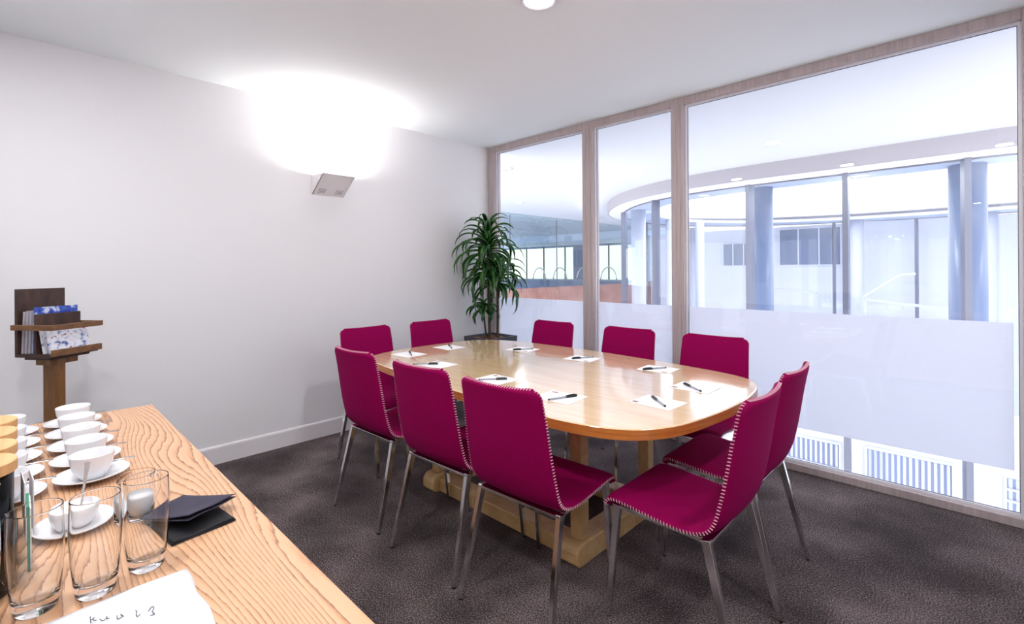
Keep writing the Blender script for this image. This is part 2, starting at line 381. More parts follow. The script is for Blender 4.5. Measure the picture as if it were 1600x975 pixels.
for y0 in (0.03, L_-0.085):
    bm = B()
    for r in range(4):
        for c in range(4):
            s0 = 0.022+r*0.014; c0 = Vector((0.012, y0+c*0.015, 0))+dirv*s0+outn*0.0008
            p = [c0, c0+Vector((0, 0.011, 0)), c0+Vector((0, 0.011, 0))+dirv*0.006, c0+dirv*0.006]
            a_ = [bm.verts.new(q) for q in p]; b_ = [bm.verts.new(q-outn*0.002) for q in p]
            bm.faces.new(a_); bm.faces.new(b_[::-1])
            for i in range(4): bm.faces.new((a_[i], a_[(i+1) % 4], b_[(i+1) % 4], b_[i]))
    obj('grille', bm, M['grille'], t)
bm = B(); tube(bm, [(0.075, 0.05, 0.085), (0.075, L_-0.05, 0.085)], 0.006, 10); obj('lamp_tube', bm, M['lamp'], t, True)
area('uplight', (0.085, L_/2, 0.105), SCONCE_W, 0.07, 0.17, rot=Vector((-0.35, 0, 0.94)).to_track_quat('-Z', 'Y').to_euler(), col=(1, 0.96, 0.92), parent=t)

# ------------------------------------------------------------------ the hall and atrium outside the glass
CEN = Vector((2.6, 6.7))
def by_angle(pts, n=144):
    sp_ = spline([(x, y, 0) for x, y in pts], 14)
    ang = [math.atan2(p.y-CEN.y, p.x-CEN.x) % (2*PI) for p in sp_]; rad = [math.hypot(p.y-CEN.y, p.x-CEN.x) for p in sp_]
    o = sorted(zip(ang, rad)); o = [(o[-1][0]-2*PI, o[-1][1])]+o+[(o[0][0]+2*PI, o[0][1])]
    res = []
    for i in range(n):
        a = 2*PI*i/n
        for k in range(len(o)-1):
            if o[k][0] <= a <= o[k+1][0]:
                f = (a-o[k][0])/max(1e-9, o[k+1][0]-o[k][0]); r = o[k][1]*(1-f)+o[k+1][1]*f; break
        res.append(Vector((CEN.x+r*math.cos(a), CEN.y+r*math.sin(a))))
    return res
GL = [(4.01, 3.14), (3.52, 3.12), (2.6, 3.14), (1.57, 3.15), (0.68, 3.28), (-0.15, 3.64), (-0.8, 4.18), (-1.43, 5.0), (-1.82, 6.0), (-1.92, 7.1), (-1.6, 8.3), (-0.7, 9.4), (0.6, 10.15), (2.5, 10.5), (4.5, 10.3), (6.2, 9.5), (7.2, 8.0), (7.3, 6.3), (6.6, 4.6), (5.4, 3.5)]
OC = [(4.04, 3.68), (3.0, 3.66), (2.0, 3.68), (1.2, 3.74), (0.42, 3.92), (-0.3, 4.4), (-0.9, 5.2), (-1.15, 6.3), (-1.05, 7.6), (-0.3, 8.75), (1.0, 9.5), (2.5, 9.7), (4.3, 9.55), (5.7, 8.9), (6.5, 7.7), (6.5, 6.2), (6.0, 4.9), (5.1, 4.0)]
ZS = 2.37
gl = by_angle(GL); oc = by_angle(OC)
fa = [CEN+(p-CEN)*(1+0.30/(p-CEN).length) for p in gl]
def ring(bm, A, Bv, za, zb, mi=0):
    a = [bm.verts.new((p.x, p.y, za)) for p in A]; b = [bm.verts.new((p.x, p.y, zb)) for p in Bv]; n = len(a)
    for i in range(n): bm.faces.new((a[i], a[(i+1) % n], b[(i+1) % n], b[i])).material_index = mi
X0, X1, Y0, Y1 = -14.0, 12.0, 0.05, 16.0
outer = []
for p in fa:
    d = (p-CEN).normalized(); k = min((X1-CEN.x)/d.x if d.x > 1e-6 else 1e9, (X0-CEN.x)/d.x if d.x < -1e-6 else 1e9, (Y1-CEN.y)/d.y if d.y > 1e-6 else 1e9, (Y0-CEN.y)/d.y if d.y < -1e-6 else 1e9)
    outer.append(CEN+d*k)
for k, c in enumerate(((X1, Y1), (X0, Y1), (X0, Y0), (X1, Y0))):      # keep the corners
    i = min(range(len(outer)), key=lambda j: (outer[j]-Vector(c)).length); outer[i] = Vector(c)
bm = B(); ring(bm, outer, fa, H, H); ring(bm, fa, outer, H+0.3, H+0.3); ring(bm, fa, fa, H, H+0.3); ring(bm, outer, outer, H+0.3, H)
struct(obj('ceiling', bm, M['hall_ceil']))
bm = B(); ring(bm, fa, fa, H, ZS+0.02); inn = [CEN+(p-CEN)*(1-0.03/(p-CEN).length) for p in fa]; ring(bm, inn, inn, H, ZS+0.02); ring(bm, fa, inn, ZS+0.02, ZS+0.02)
struct(obj('trim_7', bm, M['fascia'], smooth=False))
bm = B(); ring(bm, inn, gl, ZS+0.02, ZS); ring(bm, gl, gl, ZS, ZS+0.03); ring(bm, inn, gl, H, H)
struct(obj('trim_8', bm, M['fascia_w']))
bm = B(); ring(bm, gl, oc, ZS, ZS); ring(bm, oc, oc, ZS, ZS+0.06); ring(bm, gl, oc, ZS+0.06, ZS+0.06)
struct(obj('ceiling', bm, M['soffit']))
# lower ground, hall floor beyond the left parapet
struct(obj('floor', box(B(), X0, X1, 0.1, Y1, -3.7, -3.5), M['atrium']))
# curtain wall
cw = thing('curtain_wall', 'curved glass curtain wall with slim grey mullions around the bright atrium', 'glass wall', (CEN.x, CEN.y, -3.5))
def on_glass(x, y):
    d = (Vector((x, y))-CEN); a = math.atan2(d.y, d.x) % (2*PI); i = int(a/(2*PI)*len(gl)) % len(gl); f = a/(2*PI)*len(gl)-int(a/(2*PI)*len(gl))
    p = gl[i]*(1-f)+gl[(i+1) % len(gl)]*f; return p, math.atan2(p.y-CEN.y, p.x-CEN.x)
mulls = [(4.75, 3.2, 0.05), (3.62, 3.1, 0.055), (2.61, 3.13, 0.055), (1.56, 3.13, 0.05), (0.03, 3.53, 0.05), (-1.2, 4.65, 0.03), (-1.9, 6.8, 0.03),
         (-2.05, 8.9, 0.03), (-0.17, 9.9, 0.05), (1.2, 10.3, 0.05), (2.72, 10.5, 0.06), (3.9, 10.4, 0.06), (5.4, 10.0, 0.06)]
angs = []
for (x, y, wd) in mulls:
    p, a = on_glass(x, y); angs.append(a % (2*PI))
    bm = B(); mt = Matrix.Translation((p.x-CEN.x, p.y-CEN.y, 0)) @ Matrix.Rotation(a, 4, 'Z')
    box(bm, -0.07, 0.05, -wd/2, wd/2, 0, ZS+3.5, mtx=mt)
    obj('mullion', bm, M['mullion'], cw)
angs.sort()
def gpt(a):
    a %= 2*PI; f = a/(2*PI)*len(gl); i = int(f) % len(gl); f -= int(f); return gl[i]*(1-f)+gl[(i+1) % len(gl)]*f-CEN
for k, a in enumerate(angs):
    b = angs[(k+1) % len(angs)]; b = b if b > a else b+2*PI
    bm = B(); n = max(2, int((b-a)/0.05)); da = 0.008
    pts = [gpt(a+da+(b-a-2*da)*i/n) for i in range(n+1)]
    lo = [bm.verts.new((p.x, p.y, 0)) for p in pts]; hi = [bm.verts.new((p.x, p.y, ZS+3.5)) for p in pts]
    for i in range(n): bm.faces.new((lo[i], lo[i+1], hi[i+1], hi[i]))
    obj('glass_pane', bm, M['pane_atrium'], cw)
bm = B(); g2 = [CEN+(p-CEN)*(1+0.012/(p-CEN).length) for p in gl]; g3 = [CEN+(p-CEN)*(1-0.012/(p-CEN).length) for p in gl]
for z in (ZS-0.016,):
    A = [p-CEN for p in g2]; C_ = [p-CEN for p in g3]
    ring(bm, A, A, z+3.5, z+3.514); ring(bm, C_, C_, z+3.5, z+3.514); ring(bm, A, C_, z+3.5, z+3.5)
obj('head_rail', bm, M['gasket'], cw)
# columns
for (x, y, r, lab) in ((3.62, 3.52, 0.155, 'slate blue round column behind the thick mullion at right'), (1.61, 3.50, 0.135, 'slate blue round column behind the second atrium mullion from left'),
                       (-0.80, 4.50, 0.13, 'bright round column at the curved left end of the atrium glass'), (-1.80, 9.2, 0.13, 'slim white column left on the far side of the atrium'),
                       (-1.2, 6.6, 0.10, 'slim bluish column seen left through the curved glass'), (-1.0, 7.7, 0.10, 'slim bluish column just right of the bluish one at left'),
                       (1.68, 10.0, 0.15, 'white column in the middle of the atrium far side'), (3.84, 10.0, 0.15, 'white column right on the far side of the atrium')):
    t = thing('round_column', lab, 'column', (x, y, -3.5))
    bm = B(); lathe(bm, [(0, 0), (r, 0), (r, ZS+3.5), (0, ZS+3.5)], 32); obj('shaft', bm, M['column_d' if y < 4 else 'column'], t, True)
    for f in t.children[0].data.polygons: f.use_smooth = abs(f.normal.z) < 0.5
    bm = B(); lathe(bm, [(r, 0), (r+0.02, 0), (r+0.02, 0.12), (r, 0.13)], 32); obj('base_collar', bm, M['mullion'], t)
# atrium far wall with windows
struct(obj('wall_atrium', box(B(), -4.2, 9.5, 10.75, 10.95, -3.5, ZS), M['atrium']))
def farwin(x0, x1, z0, z1, lab):
    t = thing('blue_window', lab, 'window', ((x0+x1)/2, 10.74, z0)); hw = (x1-x0)/2
    bm = B(); f = 0.03
    box(bm, -hw, hw, -0.04, 0, 0, f); box(bm, -hw, hw, -0.04, 0, z1-z0-f, z1-z0); box(bm, -hw, -hw+f, -0.04, 0, f, z1-z0-f); box(bm, hw-f, hw, -0.04, 0, f, z1-z0-f)
    obj('frame', bm, M['atrium'], t)
    obj('pane', box(B(), -hw+f, hw-f, -0.02, -0.004, f, z1-z0-f), M['bluewin'], t)
    for q in (0.33, 0.66):
        x = -hw+2*hw*q; obj('mullion', box(B(), x-0.015, x+0.015, -0.035, -0.022, f, z1-z0-f), M['atrium'], t)
farwin(-0.13, 1.28, 1.33, 2.32, 'wide blue grey window on the white far side of the atrium')
farwin(-1.60, -0.72, 1.33, 2.0, 'smaller blue grey window left of the wide one across the atrium')
def line_bars(pts, lab):  # pale bars drawn for faint grey lines across the atrium
    t = thing('pale_bar', lab, 'railing', tuple(pts[0])); o = Vector(pts[0])
    bm = B(); 
    for a, b in zip(pts, pts[1:]): bar(bm, Vector(a)-o, Vector(b)-o, 0.05, 0.07, up=Vector((0, 1, 0.01)))
    obj('rail', bm, M['column'], t)
    bm = B(); bar(bm, (0, 0, 0), (0, 0, -3.5-o.z), 0.05, 0.05); obj('post', bm, M['column'], t)
line_bars([(1.85, 9.7, 0.62), (2.5, 9.8, 1.12), (2.75, 9.8, 1.14)], 'pale sloping bar across the atrium left of the far mullion')
line_bars([(1.95, 9.35, 0.58), (2.72, 9.35, 0.50), (3.6, 9.35, 0.42)], 'pale level bar low across the atrium')
line_bars([(0.0, 9.7, 0.75), (0.95, 9.7, 0.68)], 'pale low bar below the wide blue window')
# lower facade with blinds behind the curtain wall
struct(obj('wall_lower', box(B(), 0.9, 6.0, 3.34, 3.44, -3.5, -0.2), M['atrium']))
def blind(x0, x1, z0, z1, lab, cross=0):
    t = thing('window_blind', lab, 'window blind', (x0, 3.34, z0)); wd = x1-x0; hh = z1-z0
    obj('backing', box(B(), 0, wd, -0.012, 0, 0, hh), M['groove'], t)
    bm = B(); n = max(4, round(wd/0.052))
    for i in range(n):
        x = wd*(i+0.5)/n; bar(bm, (x, -0.03, 0.01), (x, -0.03, hh-0.01), 0.030, 0.004, up=Vector((0.55, 1, 0)))
    obj('slats', bm, M['slat'], t)
    bm = B(); f = 0.02
    box(bm, -f, wd+f, -0.05, 0, -f, 0); box(bm, -f, wd+f, -0.05, 0, hh, hh+f); box(bm, -f, 0, -0.05, 0, 0, hh); box(bm, wd, wd+f, -0.05, 0, 0, hh)
    for c in range(cross):
        z = hh*(c+1)/(cross+1); box(bm, 0, wd, -0.06, -0.036, z-0.008, z+0.008)
    obj('frame', bm, M['atrium'], t)
blind(1.65, 2.50, -1.10, -0.82, 'pale vertical blind low outside, behind the right hand chairs')
blind(2.77, 3.49, -1.13, -0.79, 'pale vertical blind low outside, in the middle of the clear strip')
blind(3.89, 4.5, -1.13, -0.79, 'pale gridded vertical blind low outside, at the right end of the clear strip', 2)
# recessed lamps in hall ceiling, some of them added to brighten the hall
def hall_lamp(x, y, z, lab, pw):
    t = thing('recessed_lamp', lab, 'ceiling lamp', (x, y, z), 0)
    bm = B(); lathe(bm, [(0.07, 0), (0.10, 0), (0.10, -0.006), (0.07, -0.012)], 32); obj('rim', bm, M['bead'], t, True)
    bm = B(); lathe(bm, [(0, -0.004), (0.07, -0.004), (0.07, -0.001), (0, -0.001)], 32); obj('diffuser', bm, M['lamp'], t)
    area('hall_light', (0, 0, -0.03), pw, 0.14, parent=t, col=(0.95, 0.97, 1))
hall_lamp(4.5, 0.9, H, 'added unseen hall lamp near the right end of the glass wall', HALL_W)
hall_lamp(-0.57, 0.80, H, 'recessed hall lamp in the ceiling at the left end of the glass', HALL_W)
hall_lamp(-2.6, 3.2, H, 'added hall lamp in the ceiling left of the atrium', HALL_W)
hall_lamp(5.6, 1.9, H, 'added unseen hall lamp beyond the right edge', HALL_W)
for x, y, lab in ((2.70, 3.42, 'recessed lamp in the atrium soffit beside the middle mullion'), (0.80, 3.57, 'recessed lamp in the atrium soffit right of the wooden post'), (-0.85, 4.66, 'recessed lamp in the atrium soffit at the curved left end'), (4.9, 3.7, 'recessed lamp in the atrium soffit beyond the right edge')):
    hall_lamp(x, y, ZS, lab, 8)
# left side: cherry parapet with glass, lit room behind it
t = thing('glass_partition', 'cherry veneer parapet with blue tinted glass above, left of the atrium', 'glass partition', (-3.95, 3.2, 0))
bm = B(); box(bm, 0, 0.08, 0, 9.0, -0.3, 0.85); obj('wood_parapet', bm, M['cherry'], t)
obj('cap_rail', box(B(), -0.01, 0.09, 0, 9.0, 0.85, 0.872), M['bluecounter'], t)
for i, (a, b) in enumerate(((0, 1.08), (1.09, 2.76), (2.77, 4.6), (4.61, 6.6), (6.61, 9.0))):
    obj('glass_pane', box(B(), 0.035, 0.043, a, b, 0.872, H-0.04), M['pane_blue'], t)
    if i: obj('joint', box(B(), 0.03, 0.05, a-0.012, a+0.002, 0.872, H-0.04), M['gasket'], t)
obj('head_rail', box(B(), 0.02, 0.06, 0, 9.0, H-0.04, H), M['pane_blue'], t)
struct(obj('floor', box(B(), X0, -3.95, 0.1, Y1, -0.3, 0), M['soffit']))
# lower bulkhead of the far room
struct(obj('trim_9', box(B(), X0, -4.6, 10.6, 13.2, 2.30, H), M['soffit']))
wp = thing('lit_wall', 'row of glowing cream panels with dark joints in the room beyond', 'light panels', (-9, 13.0, 0))
xs = [-13.0, -11.35, -10.3, -9.1, -8.0, -6.9, -5.2]
for i in range(len(xs)-1):
    obj('panel', box(B(), xs[i]+9.02, xs[i+1]+9-0.02, 0, 0.05, 0.85, 2.22), M['litpanel'], wp)
    obj('joint', box(B(), xs[i+1]+9-0.03, xs[i+1]+9+0.03, -0.02, 0.05, 0.85, 2.30), M['black'], wp)
obj('header', box(B(), -4, 3.8, -0.02, 0.05, 2.22, 2.34), M['bluewin'], wp)
obj('dark_panel', box(B(), 0.35, 0.85, -0.03, 0.04, 0.85, 2.25), M['bluecounter'], wp)
t = thing('service_counter', 'long blue grey counter in front of the glowing cream panels', 'counter', (-9, 12.3, 0))
obj('body', box(B(), -4, 3.5, 0, 0.55, 0, 0.80), M['bluecounter'], t)
obj('worktop', box(B(), -4.05, 3.55, -0.04, 0.6, 0.80, 0.86), M['bluewin'], t)
hoops = ['leftmost of the arched metal hoops on the far blue counter', 'second arched metal hoop from left on the far blue counter', 'third arched metal hoop from left, beside the wooden post', 'rightmost arched metal hoop on the far blue counter']
for i, x in enumerate((-10.15, -9.0, -7.75, -6.6)):
    bm = B(); tube(bm, [(0.36*math.cos(a), 0, 0.48*math.sin(a)) for a in [PI*k/20 for k in range(21)]], 0.022, 8)
    o = obj('metal_hoop', bm, M['steel'], None, True, loc=(x, 12.5, 0.86)); tag(o, hoops[i], 'hoop', 'arched hoops on the far counter')

# ------------------------------------------------------------------ meeting table
to = [(0.775, -1.45), (0.80, -1.72), (0.855, -1.87), (0.99, -1.965), (1.21, -2.01), (1.6, -2.055), (2.0, -2.09), (2.4, -2.105), (2.64, -2.09), (2.80, -2.035), (2.90, -1.925), (2.955, -1.75), (2.985, -1.45), (2.975, -1.20), (2.935, -1.04), (2.86, -0.94), (2.71, -0.88), (2.47, -0.835), (2.19, -0.80), (1.87, -0.775), (1.56, -0.77), (1.21, -0.79), (1.0, -0.845), (0.86, -0.95), (0.80, -1.13)]
tc = Vector((1.88, -1.44, 0))
t = thing('meeting_table', 'large glossy pale wooden boardroom table with rounded corners', 'table', tc)
ol = spline([(x-tc.x, y-tc.y, 0) for x, y in to], 6)
bm = B(); n = len(ol)
lay = [(1.0, TT-0.040), (1.0, TT-0.004), (0.9975, TT-0.001), (0.994, TT)]
rings = [[bm.verts.new((p.x*s, p.y*s, z)) for p in ol] for s, z in [(0.99, TT-0.042)]+lay]
for q, (A, C_) in enumerate(zip(rings, rings[1:])):
    for i in range(n): bm.faces.new((A[i], A[(i+1) % n], C_[(i+1) % n], C_[i])).material_index = 1 if q < 2 else 0
bm.faces.new(rings[-1]); bm.faces.new(rings[0][::-1])
obj('tabletop', bm, [M['maple'], M['maple_edge']], t)
def foot(x):
    bm = B(); y0, y1 = -0.385, 0.385; w_ = 0.05
    prof = []
    for (yy, sgn) in ((y0, -1), (y1, 1)):
        pass
    pts = [(y0+0.02, 0), (y0, 0.02), (y0, 0.065), (y0+0.012, 0.088), (y0+0.035, 0.1), (y1-0.035, 0.1), (y1-0.012, 0.088), (y1, 0.065), (y1, 0.02), (y1-0.02, 0)]
    a = [bm.verts.new((x-w_, yy, z)) for yy, z in pts]; b = [bm.verts.new((x+w_, yy, z)) for yy, z in pts]
    bm.faces.new(a); bm.faces.new(b[::-1])
    for i in range(len(pts)): bm.faces.new((a[i], a[(i+1) % len(pts)], b[(i+1) % len(pts)], b[i]))
    obj('foot', bm, M['maple_base'], t, bevel=0.008)
foot(2.405-tc.x); foot(1.375-tc.x)
for x in (2.405, 1.375):
    for y in (-1.74, -1.14):
        obj('leg', box(B(), x-tc.x-0.030, x-tc.x+0.030, y-tc.y-0.030, y-tc.y+0.030, 0.1, TT-0.042), M['maple_base'], t, bevel=0.004)
for y in (-1.725, -1.15):
    obj('stretcher', box(B(), 1.425-tc.x, 2.355-tc.x, y-tc.y-0.05, y-tc.y+0.05, 0.0, 0.075), M['maple_base'], t, bevel=0.006)
for x in (2.405, 1.375):
    obj('bearer', box(B(), x-tc.x-0.03, x-tc.x+0.03, -0.26, 0.26, TT-0.075, TT-0.0425), M['maple_edge'], t)

# ------------------------------------------------------------------ chairs
prof = [(0.205, 0.418), (0.203, 0.432), (0.192, 0.446), (0.172, 0.453), (0.12, 0.452), (0.05, 0.445), (-0.03, 0.438), (-0.09, 0.436), (-0.135, 0.442), (-0.174, 0.458), (-0.200, 0.490), (-0.216, 0.535), (-0.231, 0.60), (-0.245, 0.68), (-0.258, 0.76), (-0.271, 0.83), (-0.280, 0.868), (-0.284, 0.882)]
pc = spline([(0, y, z) for y, z in prof], 8, closed=False)
NP = len(pc); cum = [0]
for a, b in zip(pc, pc[1:]): cum.append(cum[-1]+(b-a).length)
TOT = cum[-1]; SPLIT = min(range(NP), key=lambda i: abs(pc[i].y+0.150)+(0 if pc[i].z < 0.5 else 9))
def half_w(s):
    base_ = 0.212 if s < 0.55*TOT else 0.212-(s-0.55*TOT)/(0.45*TOT)*0.016
    rr = 0.045; e = min(s, TOT-s)
    r2 = 0.030 if s > TOT/2 else 0.022
    if e < r2: base_ -= r2-math.sqrt(max(0, r2*r2-(r2-e)**2))
    return base_
THK = 0.024
def frame_at(i):
    a = pc[max(0, i-1)]; b = pc[min(NP-1, i+1)]; tdir = (b-a).normalized()
    return pc[i], tdir, Vector((0, tdir.z, -tdir.y))     # normal: up / toward the sitter
def section(bm, i, scale=1.0, push=0):
    p, td, nn = frame_at(i)
    hw = half_w(cum[i])*(1 if scale == 1 else 1)
    vs = []; K = 22; th_ = THK/2*scale
    bow = 0.024*max(0, min(1, (cum[i]-0.40*TOT)/(0.2*TOT)))
    for s_ in (1, -1):
        for k in range(K+1):
            u_ = -1+2*k/K if s_ == 1 else 1-2*k/K
            x = hw*u_; edge = (1-abs(u_)**10)**0.5
            off = s_*th_*(0.25+0.75*edge)
            vs.append(bm.verts.new(p+td*push+Vector((x, 0, 0))+nn*(off+bow*(u_*u_-0.7))))
    return vs
def shell(i0, i1, cap0, cap1):
    bm = B(); secs = []
    if cap0: secs.append(section(bm, i0, 0.45, -0.007)); 
    for i in range(i0, i1+1): secs.append(section(bm, i))
    if cap1: secs.append(section(bm, i1, 0.45, 0.007))
    n = len(secs[0])
    for A, C_ in zip(secs, secs[1:]):
        for k in range(n): bm.faces.new((A[k], A[(k+1) % n], C_[(k+1) % n], C_[k]))
    K = n//2
    for S_ in (secs[0], secs[-1]):
        for k in range(K-1): bm.faces.new((S_[k], S_[k+1], S_[n-2-k], S_[n-1-k]))
    return bm
def edge_point(i, side):
    p, td, nn = frame_at(i); bow = 0.024*max(0, min(1, (cum[i]-0.40*TOT)/(0.2*TOT)))
    return p+Vector((side*half_w(cum[i]), 0, 0))+nn*(bow*0.3), td, nn
def edge_path(i0, i1, side): return [edge_point(i, side) for i in range(i0, i1+1)]
def stitches(i0, i1, across_end, sides=(-1, 1)):
    bm = B()
    for side in sides:
        ep = edge_path(i0, i1, side); d = 0
        L_e = [0]
        for a, b in zip(ep, ep[1:]): L_e.append(L_e[-1]+(b[0]-a[0]).length)
        s = 0.004
        while s < L_e[-1]:
            k = max(j for j in range(len(L_e)) if L_e[j] <= s); k = min(k, len(ep)-2)
            f = (s-L_e[k])/max(1e-6, L_e[k+1]-L_e[k]); p = ep[k][0].lerp(ep[k+1][0], f); td, nn = ep[k][1], ep[k][2]
            o_ = Vector((side*0.0022, 0, 0))
            bar(bm, p+o_-nn*0.0052+td*0.0012, p+o_+nn*0.0052-td*0.0012, 0.0026, 0.0022, up=td)
            s += 0.0115
    if across_end is not None:
        i = across_end; p, td, nn = frame_at(i); sg = 1 if i > NP/2 else -1
        bow = 0.024 if i > NP/2 else 0
        x = -0.162
        while x <= 0.1621:
            u_ = x/0.196; q = p+td*sg*0.0075+Vector((x, 0, 0))+nn*bow*(u_*u_-0.7)
            bar(bm, q-nn*0.006, q+nn*0.006, 0.0026, 0.0022, up=Vector((1, 0, 0)))
            x += 0.0115
    return bm
def make_chair():
    t = thing('meeting_chair', 'x', 'chair')
    seat = obj('seat', shell(0, SPLIT, True, False), M['fabric'], t, True)
    back = obj('backrest', shell(SPLIT, NP-1, False, True), M['fabric'], t, True)
    for sd_ in (-1, 1): obj('stitching', stitches(0, SPLIT, None, (sd_,)), M['thread'], seat)
    for sd_ in (-1, 1): obj('stitching', stitches(SPLIT, NP-1, None, (sd_,)), M['thread'], back)
    obj('stitching', stitches(SPLIT, NP-1, NP-1, ()), M['thread'], back)
    bm = B(); fz = 0.421
    box(bm, -0.203, 0.203, -0.180, -0.146, 0.415, 0.427)
    bar(bm, (-0.185, 0.165, fz), (0.185, 0.165, fz), 0.018, 0.010, up=Vector((0, 1, 0)))
    for s in (-1, 1): bar(bm, (s*0.190, -0.15, fz), (s*0.182, 0.17, fz), 0.010, 0.016, up=Vector((0, 0, 1)))
    for s in (-1, 1): bar(bm, (s*0.12, -0.06, fz+0.008), (s*0.12, 0.05, fz+0.008), 0.05, 0.012, up=Vector((0, 0, 1)))
    obj('seat_frame', bm, M['chrome'], t, bevel=0.002)
    for s in (-1, 1):
        for (top, bot) in (((s*0.183, 0.168, 0.428), (s*0.190, 0.205, 0.006)), ((s*0.193, -0.164, 0.427), (s*0.216, -0.268, 0.006))):
            bm = B(); bar(bm, top, bot, 0.028, 0.020, 0.018, 0.018, up=Vector((1, 0, 0)) if False else Vector((s*1.0, 0.0, 0)))
            lg = obj('leg', bm, M['chrome'], t, bevel=0.0015)
            bm = B(); lathe(bm, [(0, 0), (0.008, 0), (0.009, 0.004), (0.008, 0.009), (0, 0.009)], 12, (bot[0], bot[1], 0)); obj('foot_glide', bm, M['black'], lg, True)
    return t
proto = make_chair()
G_ = 'magenta chairs around the meeting table'
chairs = [  # x, y, rotation (0 = facing +y), label
    (1.345, -2.00, 2, 'magenta stitched chair on the near side, leftmost, back toward the camera'),
    (1.925, -2.00, 2.5, 'magenta stitched chair in the middle of the near side, back toward the camera'),
    (2.425, -2.003, 3, 'magenta stitched chair on the near side, nearest the camera of that row'),
    (2.90, -1.765, 90, 'magenta chair at the right table end, the nearer one with its whole seat showing'),
    (2.877, -1.270, 90, 'magenta chair at the right table end, partly hidden behind the nearer one'),
    (2.55, -0.835, 180, 'magenta chair on the window side nearest the right end, against the largest pane'),
    (1.965, -0.83, 180, 'magenta chair in the middle of the window side, between the two mullions'),
    (1.305, -0.84, 180, 'magenta chair on the window side closest to the plant, left of the first mullion'),
    (0.79, -1.74, -90, 'magenta chair at the left table end nearer the camera, behind the leftmost near chair'),
    (0.79, -1.17, -90, 'magenta chair at the left table end in the far corner by the plant')]
for i, (x, y, a, lab) in enumerate(chairs):
    c = proto if i == 0 else copy_tree(proto)
    c.location = (x, y, 0); c.rotation_euler = (0, 0, math.radians(a)); tag(c, lab, 'chair', G_)

# ------------------------------------------------------------------ writing sheets and pens on the table
sheets = [  # cx, cy, angle, pen a, pen b (cap end first)
    ('C', 2.391, -1.858, 6, (2.437, -1.803), (2.393, -1.935), 'in front of the nearest near-side chair'),
    ('D', 2.739, -1.645, -2, (2.690, -1.600), (2.795, -1.695), 'at the right table end, nearer the camera'),
    ('E', 2.746, -1.301, 0, (2.690, -1.285), (2.800, -1.365), 'at the right table end, farther from the camera'),
    ('K', 2.427, -1.038, 4, (2.385, -1.115), (2.450, -1.000), 'before the window side chair nearest the right end'),
    ('J', 1.936, -1.063, 6, (1.905, -1.120), (1.968, -1.000), 'before the middle chair of the window side'),
    ('I', 1.43, -1.058, 8, (1.412, -1.130), (1.482, -1.015), 'before the window side chair closest to the plant'),
    ('H', 0.975, -1.344, 0, (0.915, -1.300), (1.03, -1.365), 'at the left table end, by the far corner chair'),
    ('G', 1.001, -1.700, 4, (0.945, -1.655), (1.06, -1.72), 'at the left table end, by the nearer chair'),
    ('B', 1.944, -1.812, 0, (1.985, -1.785), (1.905, -1.885), 'half hidden behind the middle near-side chair'),
    ('A', 1.42, -1.78, 4, (1.40, -1.80), (1.34, -1.86), 'mostly hidden behind the near-side chair backs')]
for k, cx, cy, an, pa, pb, where in sheets:
    t = thing('note_sheet', 'white note paper '+where, 'note paper', (cx, cy, TT+0.0005), math.radians(an), 'note sheets on the table')
    hx, hy = 0.092, 0.078
    obj('sheet', box(B(), -hx, hx, -hy, hy, 0, 0.0012), M['paper'], t)
    far = cy > -1.2
    if k in 'DE': bm = box(B(), -0.085, -0.060, -0.066, -0.045, 0.0013, 0.0016)
    elif far: bm = box(B(), 0.045, 0.078, -0.068, -0.052, 0.0013, 0.0016)
    else: bm = box(B(), -0.078, -0.045, 0.048, 0.066, 0.0013, 0.0016)
    obj('printed_mark', bm, M['logo'], t)
    a = Vector((pa[0], pa[1], 0)); b = Vector((pb[0], pb[1], 0)); d = (b-a).normalized(); a = (a+b)/2-d*0.072
    ang = math.atan2(d.y, d.x)
    p_ = thing('ballpoint_pen', 'black ballpoint pen on the sheet '+where, 'pen', (a.x, a.y, TT+0.0072), ang, 'pens on the table')
    bm = B(); tube(bm, [(0.045, 0, 0), (0.138, 0, 0)], 0.0038, 6); obj('barrel', bm, M['clearplastic'], p_)
    bm = B(); tube(bm, [(0.0, 0, 0), (0.006, 0, 0), (0.056, 0, 0)], 0.0056, 10); box(bm, 0.008, 0.050, -0.0015, 0.0015, 0.004, 0.0075); obj('cap', bm, M['black'], p_, False)
    bm = B(); tube(bm, [(0.138, 0, 0), (0.144, 0, 0)], 0.0042, 8); obj('end_plug', bm, M['black'], p_)
    bm = B(); tube(bm, [(0.05, 0, 0), (0.137, 0, 0)], 0.0014, 6); obj('ink_tube', bm, M['black'], p_)

